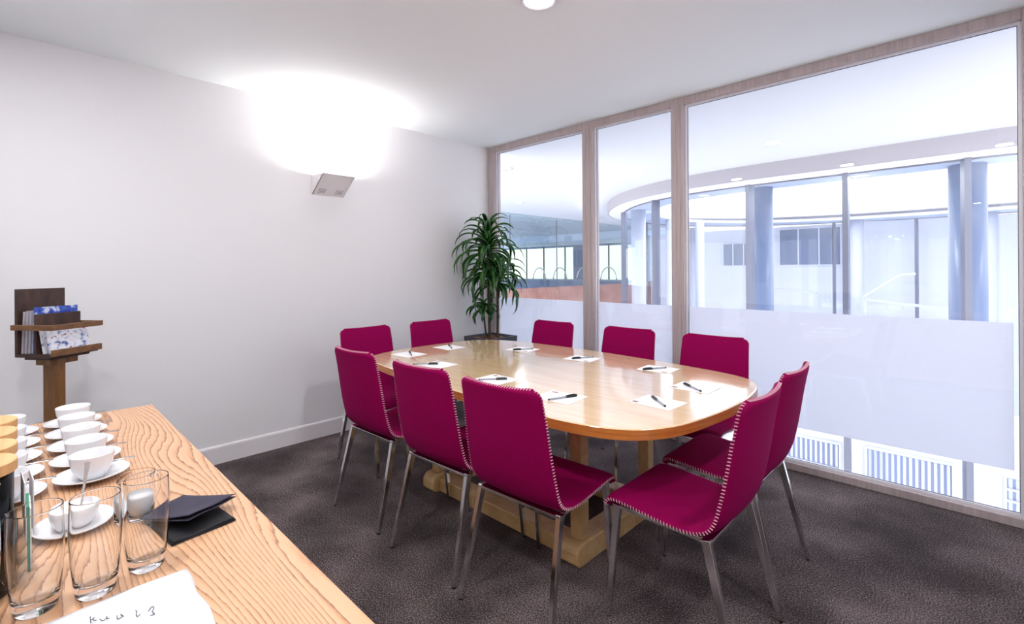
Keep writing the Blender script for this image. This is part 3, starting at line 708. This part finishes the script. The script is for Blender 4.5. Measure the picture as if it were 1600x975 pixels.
# ------------------------------------------------------------------ planter and dracaena
pl = thing('dracaena_plant', 'tall green dracaena in a dark square planter in the corner', 'potted plant', (0.30, -0.30, 0))
PZ = 0.655
bm = B()
outp = [(0.15, 0), (0.185, PZ), (0.165, PZ), (0.155, PZ-0.05)]
def sqring(bm, h, z): return [bm.verts.new((sx*h, sy*h, z)) for sx, sy in ((-1, -1), (1, -1), (1, 1), (-1, 1))]
rs = [sqring(bm, h, z) for h, z in outp]
for A, C_ in zip(rs, rs[1:]):
    for i in range(4): bm.faces.new((A[i], A[(i+1) % 4], C_[(i+1) % 4], C_[i]))
bm.faces.new(rs[0][::-1]); bm.faces.new(rs[-1])
obj('planter', bm, M['pot'], pl, bevel=0.006)
bm = B()
for i in range(70):
    a = random.uniform(-0.14, 0.14); b = random.uniform(-0.14, 0.14); z = PZ-0.035+random.uniform(0, 0.05)*(1-max(abs(a), abs(b))/0.16)
    s = random.uniform(0.012, 0.028); mt = Matrix.Translation((a, b, z)) @ Matrix.Rotation(random.uniform(0, 6), 4, 'Z') @ Matrix.Rotation(random.uniform(-0.5, 0.5), 4, 'X')
    box(bm, -s, s, -s*0.6, s*0.6, -0.006, 0.008, mtx=mt)
obj('bark_mulch', bm, M['bark'], pl)['kind'] = 'stuff'
def leaf(bm, base_, az, ln, rise, droop, wd, uvl):
    n = 12; d = Vector((math.cos(az), math.sin(az), 0)); s = Vector((-d.y, d.x, 0)); pos = Vector(base_); th_ = rise
    step = ln/n; prev = None
    tw = random.uniform(-0.5, 0.5)
    for i in range(n+1):
        f = i/n; ww = wd*(min(1, 0.35+f*3.2) if f < 0.25 else 1)*(1-max(0, (f-0.45)/0.55)**1.7)/2+0.0006
        tdir = d*math.cos(th_)+Vector((0, 0, math.sin(th_))); nn = s.cross(tdir)
        sd = s*math.cos(tw*f)+nn*math.sin(tw*f)
        up_ = tdir.cross(sd).normalized()*(-1)
        if up_.z < 0: up_ = -up_
        row = [bm.verts.new(pos+sd*ww+up_*ww*0.45), bm.verts.new(pos+sd*ww*0.5+up_*ww*0.12), bm.verts.new(pos-up_*0.0), bm.verts.new(pos-sd*ww*0.5+up_*ww*0.12), bm.verts.new(pos-sd*ww+up_*ww*0.45)]
        if prev:
            for k in range(4):
                fc = bm.faces.new((prev[k], prev[k+1], row[k+1], row[k]))
                for lp, uu in zip(fc.loops, (k/4, (k+1)/4, (k+1)/4, k/4)): lp[uvl].uv = (uu, f)
        prev = row; pos = pos+tdir*step; th_ -= droop/n*(0.5+1.3*f)
        pos.x = max(pos.x, -0.285); pos.y = min(pos.y, 0.225)
def crown(c, n, lmin, lmax, rise0, rise1, spread, seed):
    random.seed(seed); bm = B(); uvl = bm.loops.layers.uv.new('uv')
    for i in range(n):
        f = i/n; az = i*2.39996+random.uniform(-0.25, 0.25); r = rise0+(rise1-rise0)*f+random.uniform(-0.15, 0.15)
        leaf(bm, Vector(c)+Vector((random.uniform(-0.01, 0.01), random.uniform(-0.01, 0.01), spread*(f-0.5))), az, random.uniform(lmin, lmax)*(0.75+0.25*(1-f)), r, random.uniform(1.9, 2.7), random.uniform(0.042, 0.058), uvl)
    o = obj('foliage', bm, M['leaf'], pl, True)
    md = o.modifiers.new('thick', 'SOLIDIFY'); md.thickness = 0.0012
    return o
canes = [((0.02, -0.03, 0.6), (0.03, -0.05, 1.15), (0.035, -0.06, 1.50)), ((0.06, 0.03, 0.6), (0.08, 0.02, 0.95), (0.09, 0.0, 1.20)), ((-0.03, -0.02, 0.6), (-0.03, -0.05, 0.78), (-0.02, -0.07, 0.93))]
for c, rr in zip(canes, (0.014, 0.012, 0.010)):
    bm = B(); tube(bm, spline(c, 6, closed=False), rr, 10, r1=rr*0.8); obj('stem', bm, M['stem'], pl, True)
crown((0.035, -0.06, 1.52), 54, 0.38, 0.56, -0.05, 1.5, 0.20, 3)
crown((0.10, 0.0, 1.22), 40, 0.34, 0.50, -0.1, 1.1, 0.14, 5)
crown((0.0, -0.06, 1.28), 26, 0.30, 0.42, -0.2, 0.9, 0.12, 15)
crown((-0.02, -0.07, 0.93), 18, 0.18, 0.28, 0.0, 1.1, 0.06, 9)
random.seed(11)

# ------------------------------------------------------------------ brochure stand
SA = math.radians(8)    # its long axis recedes from the camera's view
u = F*math.cos(SA)+R*math.sin(SA); v_ = R*math.cos(SA)-F*math.sin(SA)
ORG = Vector((0.643, -3.386, 0))            # near right lower corner of the tray
st = thing('brochure_stand', 'dark stained wooden brochure stand on a single brown post', 'brochure stand', ORG, math.atan2(u.y, u.x))
# local x = u (receding), local y = -v (left as seen), so right side is y = 0
def sb(name, x0, x1, y0, y1, z0, z1, m): return obj(name, box(B(), x0, x1, y0, y1, z0, z1), m, st, bevel=0.0015)
sb('back_board', 0.0, 0.21, 0.185, 0.200, 0.905, 1.222, M['darkwood'])
sb('tray', 0.0, 0.215, 0.0, 0.185, 0.905, 0.920, M['darkwood'])
sb('divider', 0.004, 0.205, 0.088, 0.100, 0.920, 1.105, M['darkwood'])
sb('near_rail', -0.014, 0.0, -0.005, 0.205, 1.032, 1.057, M['rail'])
sb('side_rail', -0.014, 0.225, -0.019, -0.005, 1.032, 1.057, M['rail'])
sb('side_lip', -0.005, 0.222, -0.016, -0.002, 0.912, 0.942, M['rail'])
sb('far_rail', 0.211, 0.225, -0.005, 0.205, 1.032, 1.057, M['rail'])
sb('under_plate', 0.01, 0.195, 0.025, 0.160, 0.893, 0.905, M['darkwood'])
sb('under_block', 0.03, 0.155, 0.045, 0.125, 0.865, 0.893, M['post'])
sb('post', 0.055, 0.105, 0.055, 0.118, 0.03, 0.865, M['post'])
sb('base_plate', -0.07, 0.23, -0.06, 0.23, 0.0, 0.03, M['post'])
def on_stand(x, y, z): return Matrix.Translation(ORG) @ Matrix.Rotation(math.atan2(u.y, u.x), 4, 'Z') @ Vector((x, y, z))
SR = math.atan2(u.y, u.x)
def magazine(x, y, ln, th_, ht, tilt, cover, lab):
    p = on_stand(x, y, 0.9215)
    t = thing('magazine', lab, 'magazine', p, SR, 'magazines in the stand'); t.rotation_euler = (tilt, 0, SR)
    obj('pages', box(B(), 0.001, ln, -th_/2+0.0006, th_/2-0.0006, 0.001, ht-0.001), M['mag_page'], t)
    bm = B(); box(bm, 0, ln, -th_/2, -th_/2+0.0006, 0, ht); box(bm, 0, ln, th_/2-0.0006, th_/2, 0, ht); box(bm, -0.0005, 0, -th_/2, th_/2, 0, ht)
    obj('cover', bm, cover, t)
labs = ['pale magazine nearest the stand back board', 'second pale magazine from the stand back board', 'third pale magazine from the stand back board', 'fourth pale magazine, just left of the blue one']
for i in range(4): magazine(0.012+0.003*i, 0.175-0.015*i, 0.175, 0.009, 0.195+0.004*(i % 2), 0.06, M['mag_spine'], labs[i])
magazine(0.015, 0.1155, 0.19, 0.008, 0.215, 0.03, M['mag_blue'], 'blue covered magazine behind the dark divider')
for i in range(2): magazine(0.012+0.010*i, 0.058-0.020*i, 0.185, 0.006, 0.122-0.006*i, -0.20, M['mag_street'], ['brochure with street print leaning behind the front one', 'front brochure with street print below the walnut rail'][i])

# ------------------------------------------------------------------ counter
CX0, CX1, CY1, CY0 = 1.365, 4.05, -3.128, -3.82
ct = thing('wooden_counter', 'long pale ash sideboard with bold grain in the foreground', 'counter', (CX0, CY0, 0))
W_, D2 = CX1-CX0, CY1-CY0
obj('countertop', box(B(), 0, W_, 0, D2, CT-0.035, CT), M['ash'], ct, bevel=0.002)
obj('body', box(B(), 0.04, W_-0.04, 0.03, D2-0.10, 0.08, CT-0.035), M['ash'], ct)
obj('plinth', box(B(), 0.08, W_-0.08, 0.05, D2-0.14, 0.0, 0.08), M['black'], ct)
for i in range(4):
    a = 0.05+(W_-0.1)*i/4; b = 0.05+(W_-0.1)*(i+1)/4-0.005
    dr = obj('door', box(B(), a, b, D2-0.10, D2-0.082, 0.09, CT-0.045), M['ash'], ct)
    bm = B(); tube(bm, [(b-0.05, D2-0.075, 0.45), (b-0.05, D2-0.075, 0.60)], 0.005, 8); obj('handle', bm, M['steel'], dr)

# cups, saucers, spoons
def make_saucer():
    bm = B(); lathe(bm, [(0, 0), (0.026, 0), (0.028, 0.003), (0.045, 0.006), (0.062, 0.0115), (0.0735, 0.0165), (0.0745, 0.0178), (0.0735, 0.0188), (0.062, 0.0142), (0.045, 0.0088), (0.028, 0.0062), (0.0265, 0.0050), (0, 0.0050)], 48)
    return obj('saucer', bm, M['china'], None, True)
def make_cup():
    t = thing('coffee_cup', 'x', 'cup')
    bm = B(); lathe(bm, [(0, 0.003), (0.021, 0.003), (0.021, 0), (0.0235, 0), (0.025, 0.003), (0.032, 0.012), (0.0385, 0.026), (0.0425, 0.042), (0.0445, 0.058), (0.0450, 0.0605), (0.0440, 0.0615), (0.0430, 0.0605), (0.0405, 0.042), (0.0365, 0.027), (0.029, 0.012), (0.02, 0.006), (0, 0.0055)], 48)
    obj('bowl', bm, M['china'], t, True)
    bm = B(); pts = spline([(0.0425, 0, 0.052), (0.058, 0, 0.055), (0.067, 0, 0.044), (0.062, 0, 0.028), (0.050, 0, 0.020), (0.036, 0, 0.020)], 4, closed=False)
    tube(bm, pts, 0.0035, 8); obj('handle', bm, M['china'], t, True)
    return t
def make_spoon():
    t = thing('teaspoon', 'x', 'teaspoon')
    bm = B(); pts = [(0.0, 0.045), (0.03, 0.0035), (0.06, 0.003), (0.085, 0.0045), (0.095, 0.0055), (0.100, 0.0035)]
    st_ = [(0.0, 0.0035, 0.0), (0.035, 0.0028, 0.001), (0.065, 0.004, 0.0015), (0.082, 0.0055, 0.001), (0.088, 0.004, 0.001)]
    a = [bm.verts.new((x, y, z)) for x, y, z in st_]; b = [bm.verts.new((x, -y, z)) for x, y, z in st_]
    a2 = [bm.verts.new((x, y, z+0.0016)) for x, y, z in st_]; b2 = [bm.verts.new((x, -y, z+0.0016)) for x, y, z in st_]
    for i in range(4):
        bm.faces.new((a2[i], a2[i+1], b2[i+1], b2[i])); bm.faces.new((a[i], b[i], b[i+1], a[i+1]))
        bm.faces.new((a[i], a[i+1], a2[i+1], a2[i])); bm.faces.new((b[i], b2[i], b2[i+1], b[i+1]))
    bm.faces.new((a[0], a2[0], b2[0], b[0])); bm.faces.new((a[4], b[4], b2[4], a2[4]))
    obj('handle', bm, M['steel'], t, True)
    bm = B(); R_ = []
    for i in range(7):
        rr = i/6; R_.append([bm.verts.new((-0.02+0.021*rr*math.cos(2*PI*k/20), 0.0125*rr*math.sin(2*PI*k/20), 0.0005+0.003*rr*rr-0.0015)) for k in range(20)] if i else [bm.verts.new((-0.02, 0, -0.001))])
    for i in range(6):
        for k in range(20):
            if i == 0: bm.faces.new((R_[0][0], R_[1][k], R_[1][(k+1) % 20]))
            else: bm.faces.new((R_[i][k], R_[i+1][k], R_[i+1][(k+1) % 20], R_[i][(k+1) % 20]))
    o = obj('bowl', bm, M['steel'], t, True); md = o.modifiers.new('t', 'SOLIDIFY'); md.thickness = 0.001
    return t
sau0, cup0, spo0 = make_saucer(), make_cup(), make_spoon(); first = True
ordn = ['nearest', 'second', 'third', 'fourth', 'farthest']
for col, (x0, yc, cname) in enumerate(((2.093, -3.364, 'right hand'), (2.113, -3.520, 'left hand'))):
    for i in range(5):
        x = x0-0.150*i
        s = sau0 if first else sau0.copy(); c = cup0 if first else copy_tree(cup0); sp_ = spo0 if first else copy_tree(spo0)
        if not first: COL.objects.link(s)
        first = False
        s.location = (x, yc, CT+0.0002); tag(s, 'white saucer in the %s row of cups, %s from the glasses' % (cname, ordn[i]), 'saucer', 'white saucers on the counter')
        c.location = (x+0.004, yc, CT+0.0055); c.rotation_euler = (0, 0, math.radians(150+6*i)); tag(c, 'white coffee cup in the %s row, %s from the glasses' % (cname, ordn[i]), 'cup', 'white coffee cups on the counter')
        a = math.radians(84+3*i)
        sp_.location = (x-0.056, yc+0.004, CT+0.0185); sp_.rotation_euler = (0, 0.02, a)
        tag(sp_, 'steel teaspoon on the %s saucer of the %s row' % (ordn[i], cname), 'teaspoon', 'teaspoons on saucers')

# tumblers
def tumbler(x, y, lab):
    prof_ = [(0, 0.001), (0.020, 0.0), (0.0245, 0.0015), (0.0262, 0.006), (0.0290, 0.030), (0.0318, 0.060), (0.0335, 0.090), (0.0338, 0.112), (0.0330, 0.138), (0.03235, 0.1555), (0.0323, 0.1563), (0.0320, 0.1572), (0.0316, 0.1575), (0.0312, 0.1572), (0.0310, 0.1563), (0.03105, 0.1555), (0.0317, 0.138), (0.0324, 0.112), (0.0320, 0.090), (0.0300, 0.060), (0.0270, 0.032), (0.0240, 0.0215), (0.015, 0.0180), (0, 0.0170)]
    bm = B(); lathe(bm, prof_, 64)
    o = obj('drinking_glass', bm, M['tumbler'], None, True, loc=(x, y, CT+0.0003)); return tag(o, lab, 'glass', 'clear tumblers on the counter')
g0 = tumbler(2.640, -3.336, 'clear tumbler closest to the dark napkins')
for x, y, lab in ((2.664, -3.406, 'clear tumbler in the middle of the row, before the sugar bowl'), (2.650, -3.475, 'clear tumbler left of the middle one, near the paper corner'), (2.632, -3.545, 'clear tumbler cut off at the left photo edge')):
    c = g0.copy(); COL.objects.link(c); c.location = (x, y, CT+0.0003); tag(c, lab, 'glass', 'clear tumblers on the counter')
# sugar bowl with spoon
t = thing('sugar_bowl', 'small white bowl of sugar on a saucer behind the tumblers', 'sugar bowl', (2.375, -3.412, CT+0.0002))
bm = B(); lathe(bm, [(0, 0), (0.026, 0), (0.045, 0.005), (0.062, 0.010), (0.068, 0.0145), (0.067, 0.0158), (0.062, 0.0122), (0.045, 0.0075), (0.026, 0.0045), (0, 0.0045)], 48); obj('plate', bm, M['china'], t, True)
bm = B(); lathe(bm, [(0, 0.005), (0.022, 0.005), (0.030, 0.014), (0.0365, 0.032), (0.0375, 0.046), (0.0368, 0.047), (0.0355, 0.046), (0.0345, 0.032), (0.028, 0.016), (0, 0.012)], 48); obj('bowl', bm, M['china'], t, True)
bm = B(); lathe(bm, [(0.0348, 0.036), (0.025, 0.041), (0.010, 0.043), (0, 0.043)], 40); obj('sugar', bm, M['sugar'], t, True)
t = thing('sugar_spoon', 'steel spoon standing upright in the sugar bowl', 'spoon', (2.372, -3.408, CT+0.044), 0)
bm = B(); bar(bm, (0, 0, -0.01), (-0.012, 0.010, 0.035), 0.004, 0.004); bar(bm, (-0.012, 0.010, 0.035), (-0.020, 0.016, 0.078), 0.004, 0.004, 0.008, 0.009); obj('handle', bm, M['steel'], t)
# milk jug
t = thing('milk_jug', 'small clear glass milk jug behind the tumbler closest to the napkins', 'jug', (2.415, -3.318, CT+0.0003), math.radians(-60))
bm = B()
pr_ = [(0, 0.0), (0.027, 0.0), (0.030, 0.004), (0.033, 0.03), (0.033, 0.060), (0.030, 0.080), (0.0316, 0.0905), (0.0317, 0.0915), (0.0313, 0.0925), (0.0308, 0.0928), (0.0303, 0.0925), (0.0299, 0.0915), (0.0298, 0.0905), (0.0285, 0.080), (0.031, 0.060), (0.031, 0.03), (0.028, 0.007), (0, 0.006)]
lathe(bm, pr_, 48)
for vv in bm.verts:
    if vv.co.z > 0.076 and vv.co.x > 0.02 and abs(vv.co.y) < 0.012: vv.co.x += 0.012*(vv.co.z-0.076)/0.016*(1-abs(vv.co.y)/0.012)
obj('vessel', bm, M['tumbler'], t, True)
bm = B(); lathe(bm, [(0, 0.0068), (0.0275, 0.0075), (0.0305, 0.03), (0.0305, 0.048), (0, 0.048)], 40); obj('milk', bm, M['china'], t, True)
bm = B(); tube(bm, spline([(-0.030, 0, 0.078), (-0.050, 0, 0.074), (-0.055, 0, 0.05), (-0.045, 0, 0.028), (-0.032, 0, 0.026)], 4, closed=False), 0.0035, 8); obj('handle', bm, M['tumbler'], t, True)
# tea jars with bamboo lids
jl = ['nearest the tumblers', 'second from the tumblers', 'third from the tumblers', 'farthest from the tumblers']
for i, x in enumerate((2.544, 2.441, 2.338, 2.235)):
    t = thing('tea_jar', 'glass tea jar with round bamboo lid at the left edge, '+jl[i], 'jar', (x, -3.545, CT+0.0003), 0, 'tea jars')
    bm = B(); lathe(bm, [(0, 0), (0.043, 0), (0.046, 0.003), (0.046, 0.195), (0.0445, 0.195), (0.0445, 0.005), (0, 0.004)], 48); obj('glass_body', bm, M['tumbler'], t, True)
    bm = B(); lathe(bm, [(0, 0.0055), (0.043, 0.0055), (0.043, 0.14), (0.02, 0.15), (0, 0.148)], 40); obj('tea', bm, M['tea'], t, True)
    bm = B(); lathe(bm, [(0, 0.1955), (0.050, 0.1955), (0.0515, 0.197), (0.0515, 0.213), (0.050, 0.2145), (0, 0.2145)], 48); obj('lid', bm, M['bamboo'], t, False)
# tea card
t = thing('tea_sachet_card', 'green and white tea sachet card standing against the jars', 'tea card', (2.44, -3.480, CT+0.0003), 0)
obj('green_backing', box(B(), 0, 0.075, -0.004, 0.0, 0, 0.115), M['green'], t)
obj('white_front', box(B(), 0.0, 0.070, 0.0002, 0.002, 0.003, 0.110), M['paper'], t)
bm = B()
for k in range(7): 
    a = k*0.9; box(bm, 0.022+0.006*math.cos(a), 0.026+0.006*math.cos(a), 0.0021, 0.0024, 0.060+0.012*math.sin(a), 0.064+0.012*math.sin(a))
obj('printed_sprig', bm, M['ink'], t)
t = thing('tea_sachet_card', 'plain white folded card standing behind the green tea card', 'tea card', (2.30, -3.478, CT+0.0003), math.radians(3))
obj('front_leaf', box(B(), 0, 0.085, 0.0, 0.0015, 0, 0.120), M['paper'], t)
obj('rear_leaf', box(B(), 0, 0.085, -0.012, -0.0105, 0, 0.118), M['paper'], t)

# napkins
def napkin(outline, z0, layers, lift, m, lab):
    c = Vector((sum(p[0] for p in outline)/len(outline), sum(p[1] for p in outline)/len(outline)))
    t = thing('paper_napkin', lab, 'napkin', (c.x, c.y, z0))
    for L_i in range(layers):
        bm = B(); N_ = 10; q = [Vector(p)-c for p in outline]; top = []; 
        for i in range(N_+1):
            row = []
            for j in range(N_+1):
                a, b = i/N_, j/N_
                p = (q[0]*(1-a)+q[1]*a)*(1-b)+(q[3]*(1-a)+q[2]*a)*b
                z = 0.0022*L_i+lift(a, b)*(0.6+0.4*(L_i+1)/layers)+0.0012*math.sin(7*a+3*b+L_i)
                row.append((p*(1-0.02*L_i), max(0.0004, z+0.001)))
            top.append(row)
        V1 = [[bm.verts.new((p.x, p.y, z+0.001)) for p, z in r] for r in top]; V0 = [[bm.verts.new((p.x, p.y, z)) for p, z in r] for r in top]
        for i in range(N_):
            for j in range(N_):
                bm.faces.new((V1[i][j], V1[i+1][j], V1[i+1][j+1], V1[i][j+1])); bm.faces.new((V0[i][j], V0[i][j+1], V0[i+1][j+1], V0[i+1][j]))
        for i in range(N_):
            bm.faces.new((V0[i][0], V0[i+1][0], V1[i+1][0], V1[i][0])); bm.faces.new((V0[i][N_], V1[i][N_], V1[i+1][N_], V0[i+1][N_]))
            bm.faces.new((V0[0][i], V1[0][i], V1[0][i+1], V0[0][i+1])); bm.faces.new((V0[N_][i], V0[N_][i+1], V1[N_][i+1], V1[N_][i]))
        obj('layer', bm, m, t, True)
napkin([(2.600, -3.292), (2.583, -3.178), (2.470, -3.190), (2.470, -3.310)], CT, 3, lambda a, b: 0.0, M['napkin_low'], 'black folded napkin lying flat under the navy one')
napkin([(2.590, -3.262), (2.520, -3.160), (2.395, -3.232), (2.455, -3.322)], CT+0.009, 2, lambda a, b: 0.030*(1-b)**1.5*(1-0.5*a)+0.001, M['napkin'], 'navy folded napkin on top with its near edge lifted')
# white printed packet
t = thing('paper_bag', 'white paper packet with faint grey script in the near foreground', 'paper packet', (2.945, -3.290, CT+0.0003), math.radians(90))
# local x -> +y world, local y -> -x world ; edge toward glasses is far
bm = B(); N_ = 24; PX, PY = 0.34, 0.30
def ph(a, b): return 0.004+0.0015*math.sin(9*a+2*b)+0.0012*math.sin(21*b+5*a)*(1-a)
V1 = [[None]*(N_+1) for _ in range(N_+1)]; V0 = [[None]*(N_+1) for _ in range(N_+1)]
for i in range(N_+1):
    for j in range(N_+1):
        a, b = i/N_, j/N_; x = 0.002*math.sin(17*b)-PX*a; y = 0.245+0.004*math.sin(8*a)-PY*b
        V1[i][j] = bm.verts.new((x, y, ph(a, b) if 0 < i < N_ and 0 < j < N_ else 0.0015)); V0[i][j] = bm.verts.new((x, y, 0))
for i in range(N_):
    for j in range(N_):
        bm.faces.new((V1[i][j], V1[i+1][j], V1[i+1][j+1], V1[i][j+1])); bm.faces.new((V0[i][j], V0[i][j+1], V0[i+1][j+1], V0[i+1][j]))
for i in range(N_):
    bm.faces.new((V0[i][0], V0[i+1][0], V1[i+1][0], V1[i][0])); bm.faces.new((V0[i][N_], V1[i][N_], V1[i+1][N_], V0[i+1][N_]))
    bm.faces.new((V0[0][i], V1[0][i], V1[0][i+1], V0[0][i+1])); bm.faces.new((V0[N_][i], V0[N_][i+1], V1[N_][i+1], V1[N_][i]))
obj('sheet', bm, M['bagpaper'], t, True)
def glyph(cx, cy, pts, sc=0.011):
    # written along the packet, tops toward the glasses
    o_ = Vector((2.945, -3.290))
    P = []
    for gx, gy in pts:
        wx, wy = cx-gy*sc, cy+gx*sc
        P.append(Vector((wy-o_.y, -(wx-o_.x), 0.0072)))
    return spline(P, 4, closed=False)
shapes = [[(0.3, 1.9), (0.25, 0.9), (0.2, 0.0), (0.25, 0.6), (0.8, 1.1), (0.5, 0.6), (0.9, 0.0)], [(0, 0.9), (0.2, 0.1), (0.6, 0.1), (0.9, 0.8), (0.8, 0.2), (1.1, 0.0)], [(0.2, 1.2), (0.1, 0.3), (0.4, 0.0), (0.8, 0.6), (0.6, 1.0), (0.9, 0.1)],
          [(0.4, 2.0), (0.5, 1.5), (0.3, 0.6), (0.4, 0.0), (0.8, 0.3)], [(0.1, 1.0), (0.7, 1.9), (0.9, 1.2), (0.5, 0.4), (0.7, -0.6), (0.1, -0.5)]]
for gi, (wy, off) in enumerate(((-3.422, 2.756), (-3.410, 2.764), (-3.393, 2.776), (-3.374, 2.790), (-3.358, 2.797))):
    bm = B(); tube(bm, glyph(off+0.004, wy, shapes[gi], 0.009), 0.0006, 5); obj('script_letter', bm, M['ink'], t)
